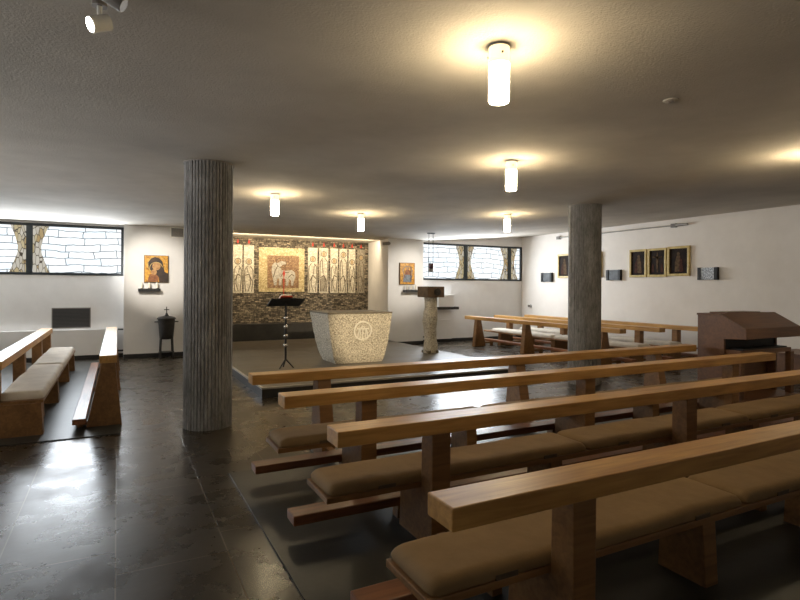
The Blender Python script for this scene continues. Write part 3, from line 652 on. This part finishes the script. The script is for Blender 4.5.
# ---------------------------------------------------------------- right wall
def on_right(name, label, cat, y, z, group=None):      # local x = along the wall towards the camera side, local -y = out of the wall
    return thing(name, label, cat, (XR, y, z), R(-90), group)
def painting(y, z, w, h, kind, label, group):
    t = on_right('framed_painting', label, 'painting', y, z, group)
    fw = .055
    bm = bmesh.new()
    box(bm, -w/2, w/2, -.06, -.004, -h/2, -h/2+fw); box(bm, -w/2, w/2, -.06, -.004, h/2-fw, h/2)
    box(bm, -w/2, -w/2+fw, -.06, -.004, -h/2+fw, h/2-fw); box(bm, w/2-fw, w/2, -.06, -.004, -h/2+fw, h/2-fw)
    obj('frame', bm, 'gilt_frame', t, .008)
    obj('canvas', BM(box, -w/2+fw, w/2-fw, -.03, -.004, -h/2+fw, h/2-fw), 'paint_dark', t)
    if kind == 'cross':
        bm = bmesh.new(); box(bm, -.014, .014, -.034, -.03, -.24, .24); box(bm, -.13, .13, -.034, -.03, .13, .155); obj('painted_cross', bm, 'paint_fig', t)
        bm = bmesh.new(); prism(bm, ell(0, .165, .022, .03), 'y', -.038, -.034); prism(bm, [(-.12, .15), (-.03, .12), (-.028, -.02), (-.02, -.16), (.02, -.16), (.03, -.02), (.03, .12), (.12, .15), (.12, .135), (.0, .09), (-.12, .135)][:10], 'y', -.037, -.034)
        obj('painted_body', bm, 'paint_fig', t)
        for s in (-1, 1): obj('mourner', BM(prism, [(s*.09, -.24), (s*.16, -.24), (s*.155, -.08), (s*.125, -.02), (s*.095, -.08)], 'y', -.035, -.03), 'paint_red', t)
    else:
        s = 1 if kind == 'a' else -1
        bm = bmesh.new(); prism(bm, [(-.09*s, -.25), (.10*s, -.25), (.09*s, -.02), (.05*s, .13), (-.03*s, .13), (-.08*s, -.02)], 'y', -.034, -.03); prism(bm, ell(.01*s, .17, .035, .046), 'y', -.035, -.03)
        obj('painted_figure', bm, 'paint_fig', t)
        obj('painted_cloak', BM(prism, [(-.12*s, -.25), (-.02*s, -.25), (-.03*s, .1), (-.09*s, .02)], 'y', -.037, -.034), 'paint_red', t)
    return t
g = 'gilt framed paintings on the right wall'
painting(9.48, 2.285, .51, .70, 'a', 'left gilt painting of the near three, a standing figure on dark ground', g)
painting(8.93, 2.285, .52, .70, 'cross', 'middle gilt painting of the near three, showing a crucifixion', g)
painting(8.36, 2.30, .57, .70, 'b', 'right gilt painting of the near three, widest, beside the bright plaque', g)
painting(12.06, 2.30, .51, .70, 'a', 'gilt painting showing left of the right column', g)
painting(11.48, 2.30, .52, .70, 'cross', 'gilt painting hidden behind the right column, between its two neighbours', g)
painting(10.92, 2.30, .54, .70, 'b', 'gilt painting whose gold edge shows at the right side of the column', g)
def plaque(y, z, label, pic):
    t = on_right('wall_plaque', label, 'plaque', y, z, 'bracketed plaques on the right wall')
    w = .46
    obj('plate', BM(box, -w/2+.06, w/2-.06, -.07, -.005, -.135, .135), 'pic_pale' if pic else 'plaque', t, .003)
    for s in (-1, 1): obj('side_block', BM(box, min(s*w/2, s*(w/2-.075)), max(s*w/2, s*(w/2-.075)), -.085, -.005, -.14, .14), 'black', t, .003)
plaque(12.77, 1.975, 'dark wall plaque farthest along the right wall, near the window corner', False)
plaque(10.23, 2.0, 'dark wall plaque between the right column and the three gilt paintings', False)
plaque(7.63, 1.99, 'wall plaque with a pale blue picture, right of the three gilt paintings', True)
t = on_right('picture_rail', 'thin steel hanging rail fixed high on the right wall above the paintings', 'rail', 10.2, 3.145)
obj('rod', BM(tube, (-2.1, -.06, 0), (1.7, -.06, 0), .014, n=10), 'steel', t)
for x in (-2.08, 1.72): obj('bracket', BM(box, x-.06, x+.06, -.085, 0, -.045, .045), 'grey_paint', t, .004)
bm = bmesh.new(); tube(bm, (1.78, -.06, 0), (2.08, -.06, 0), .03, n=14); obj('end_spot', bm, 'steel', t)
t = on_right('metal_tap', 'small metal tap low on the white right wall by the window corner', 'tap', 13.54, 1.07)
bm = bmesh.new(); tube(bm, (0, -.0, 0), (0, -.012, 0), .05, n=18); tube(bm, (0, -.012, 0), (0, -.09, 0), .02, n=12); obj('stem', bm, 'steel', t)
bm = bmesh.new(); tube(bm, (0, -.09, .035), (0, -.09, -.035), .03, n=12); obj('cap', bm, 'grey_paint', t)

# ---------------------------------------------------------------- organ
t = thing('organ', 'brown wooden organ console with slanted lid standing right of the pews', 'organ', (7.72, 4.49, 0))
OW, OD = 1.34, .70
side = [(.30, 0), (OD, 0), (OD, 1.29), (.35, 1.29), (.0, 1.09), (0, .95), (.30, .93)]
for x in (0, OW-.04): obj('side_panel', BM(prism, side, 'x', x, x+.04), 'organ', t, .004)
obj('back_panel', BM(box, .04, OW-.04, OD-.03, OD, 0, 1.26), 'organ', t, .003)
obj('top_board', BM(box, -.01, OW+.01, .345, OD+.01, 1.262, 1.29), 'organ', t, .004)
obj('lid', BM(prism, [(-.015, 1.07), (.345, 1.276), (.345, 1.30), (-.02, 1.10)], 'x', -.012, OW+.012), 'organ', t, .004)
obj('lid_lip', BM(box, -.012, OW+.012, -.02, .02, .95, 1.098), 'organ', t, .005)
obj('music_ledge', BM(box, .16, 1.0, .36, .62, 1.29, 1.31), 'organ', t, .004)
obj('key_bed', BM(box, .04, OW-.04, .08, OD-.04, .72, .78), 'organ', t, .003)
obj('keyboard', BM(box, .12, OW-.12, .10, .30, .78, .80), 'black', t, .002)
obj('stop_board', BM(box, .04, OW-.04, .32, .36, .78, .95), 'black', t)
obj('knee_board', BM(box, .04, OW-.04, .42, .46, 0, .72), 'organ', t, .003)
obj('pedal_base', BM(box, .0, OW, -.02, .42, 0, .10), 'organ', t, .004)
for x in (.0, OW-.09): obj('front_leg', BM(box, x, x+.09, .06, .14, .1, .72), 'organ', t, .004)
t = thing('chest', 'low brown wooden chest by the right wall behind the organ, at the picture edge', 'chest', (11.2, 5.5, 0))
obj('body', BM(box, -.48, .48, -.32, .32, .06, .47), 'organ', t, .004); obj('plinth', BM(box, -.45, .45, -.29, .29, 0, .06), 'organ', t)
obj('top_board', BM(box, -.50, .50, -.34, .34, .47, .50), 'organ', t, .005)
for x in (-.24, .24):
    d = obj('door', BM(box, x-.225, x+.225, -.34, -.32, .09, .45), 'organ', t, .004); obj('knob', BM(tube, (x*.3, -.34, .30), (x*.3, -.365, .30), .014, n=12), 'darkmetal', d)

# ---------------------------------------------------------------- lights
def lamp(kind, name, loc, target, power, col, **kw):
    l = bpy.data.lights.new(name, kind); l.energy = power; l.color = col
    for k, v in kw.items(): setattr(l, k, v)
    o = bpy.data.objects.new(name, l); C.objects.link(o); o.location = loc
    if target: o.rotation_euler = (Vector(target)-Vector(loc)).to_track_quat('-Z', 'Y').to_euler()
    return o
WARM = (1, .82, .56); DAY = (.86, .93, 1)
lamp('AREA', 'daylight_fill', (-2.0, 13.9, 2.42), (-2.0, 9, 1.4), 165, DAY, shape='RECTANGLE', size=4.1, size_y=.95)
lamp('AREA', 'daylight_fill', (9.3, 13.9, 2.42), (9.0, 9, 1.4), 135, DAY, shape='RECTANGLE', size=2.4, size_y=.95)
lamp('AREA', 'daylight_fill', (XL+.12, 5.5, 2.42), (1.0, 5.0, 7.0), 125, (1, .98, .95), shape='RECTANGLE', size=7.6, size_y=.95, spread=R(110))  # added fill at the invented left window, aimed up to lift the ceiling
lamp('AREA', 'mosaic_strip_light', (4.55, 14.35, 2.93), (4.55, 15.55, 2.45), 46, WARM, shape='RECTANGLE', size=4.2, size_y=.12)
lamp('SPOT', 'altar_spot', (3.2, 1.0, 3.0), (4.4, 9.9, .85), 2200, WARM, spot_size=R(12), spot_blend=.7, shadow_soft_size=.05)
lamp('SPOT', 'icon_spot', (-.3, 10.6, 3.0), (.78, 13.7, 2.0), 380, (1, .93, .82), spot_size=R(34), spot_blend=.9, shadow_soft_size=.04)
lamp('SPOT', 'icon_spot', (8.2, 10.9, 3.0), (7.3, 13.7, 1.9), 230, (1, .93, .82), spot_size=R(40), spot_blend=.9, shadow_soft_size=.04)

w = bpy.data.worlds.new('world'); bpy.context.scene.world = w; w.use_nodes = True
w.node_tree.nodes['Background'].inputs[0].default_value = (.6, .75, 1, 1); w.node_tree.nodes['Background'].inputs[1].default_value = .3

# ---------------------------------------------------------------- camera
cd = bpy.data.cameras.new('camera'); cam = bpy.data.objects.new('camera', cd); C.objects.link(cam)
cd.sensor_width = 36; cd.lens = 545/800*36; cd.shift_y = -13/800; cd.clip_start = .05
yaw = math.atan2(.4607, .8876)
cam.matrix_world = Matrix.Translation((0, 0, 1.65)) @ Matrix.Rotation(-yaw, 4, 'Z') @ Matrix.Rotation(R(90), 4, 'X') @ Matrix.Rotation(.006, 4, 'Z')
sc = bpy.context.scene; sc.camera = cam
sc.view_settings.view_transform = 'Standard'
try: sc.view_settings.look = 'None'
except Exception: pass
sc.view_settings.exposure = .5
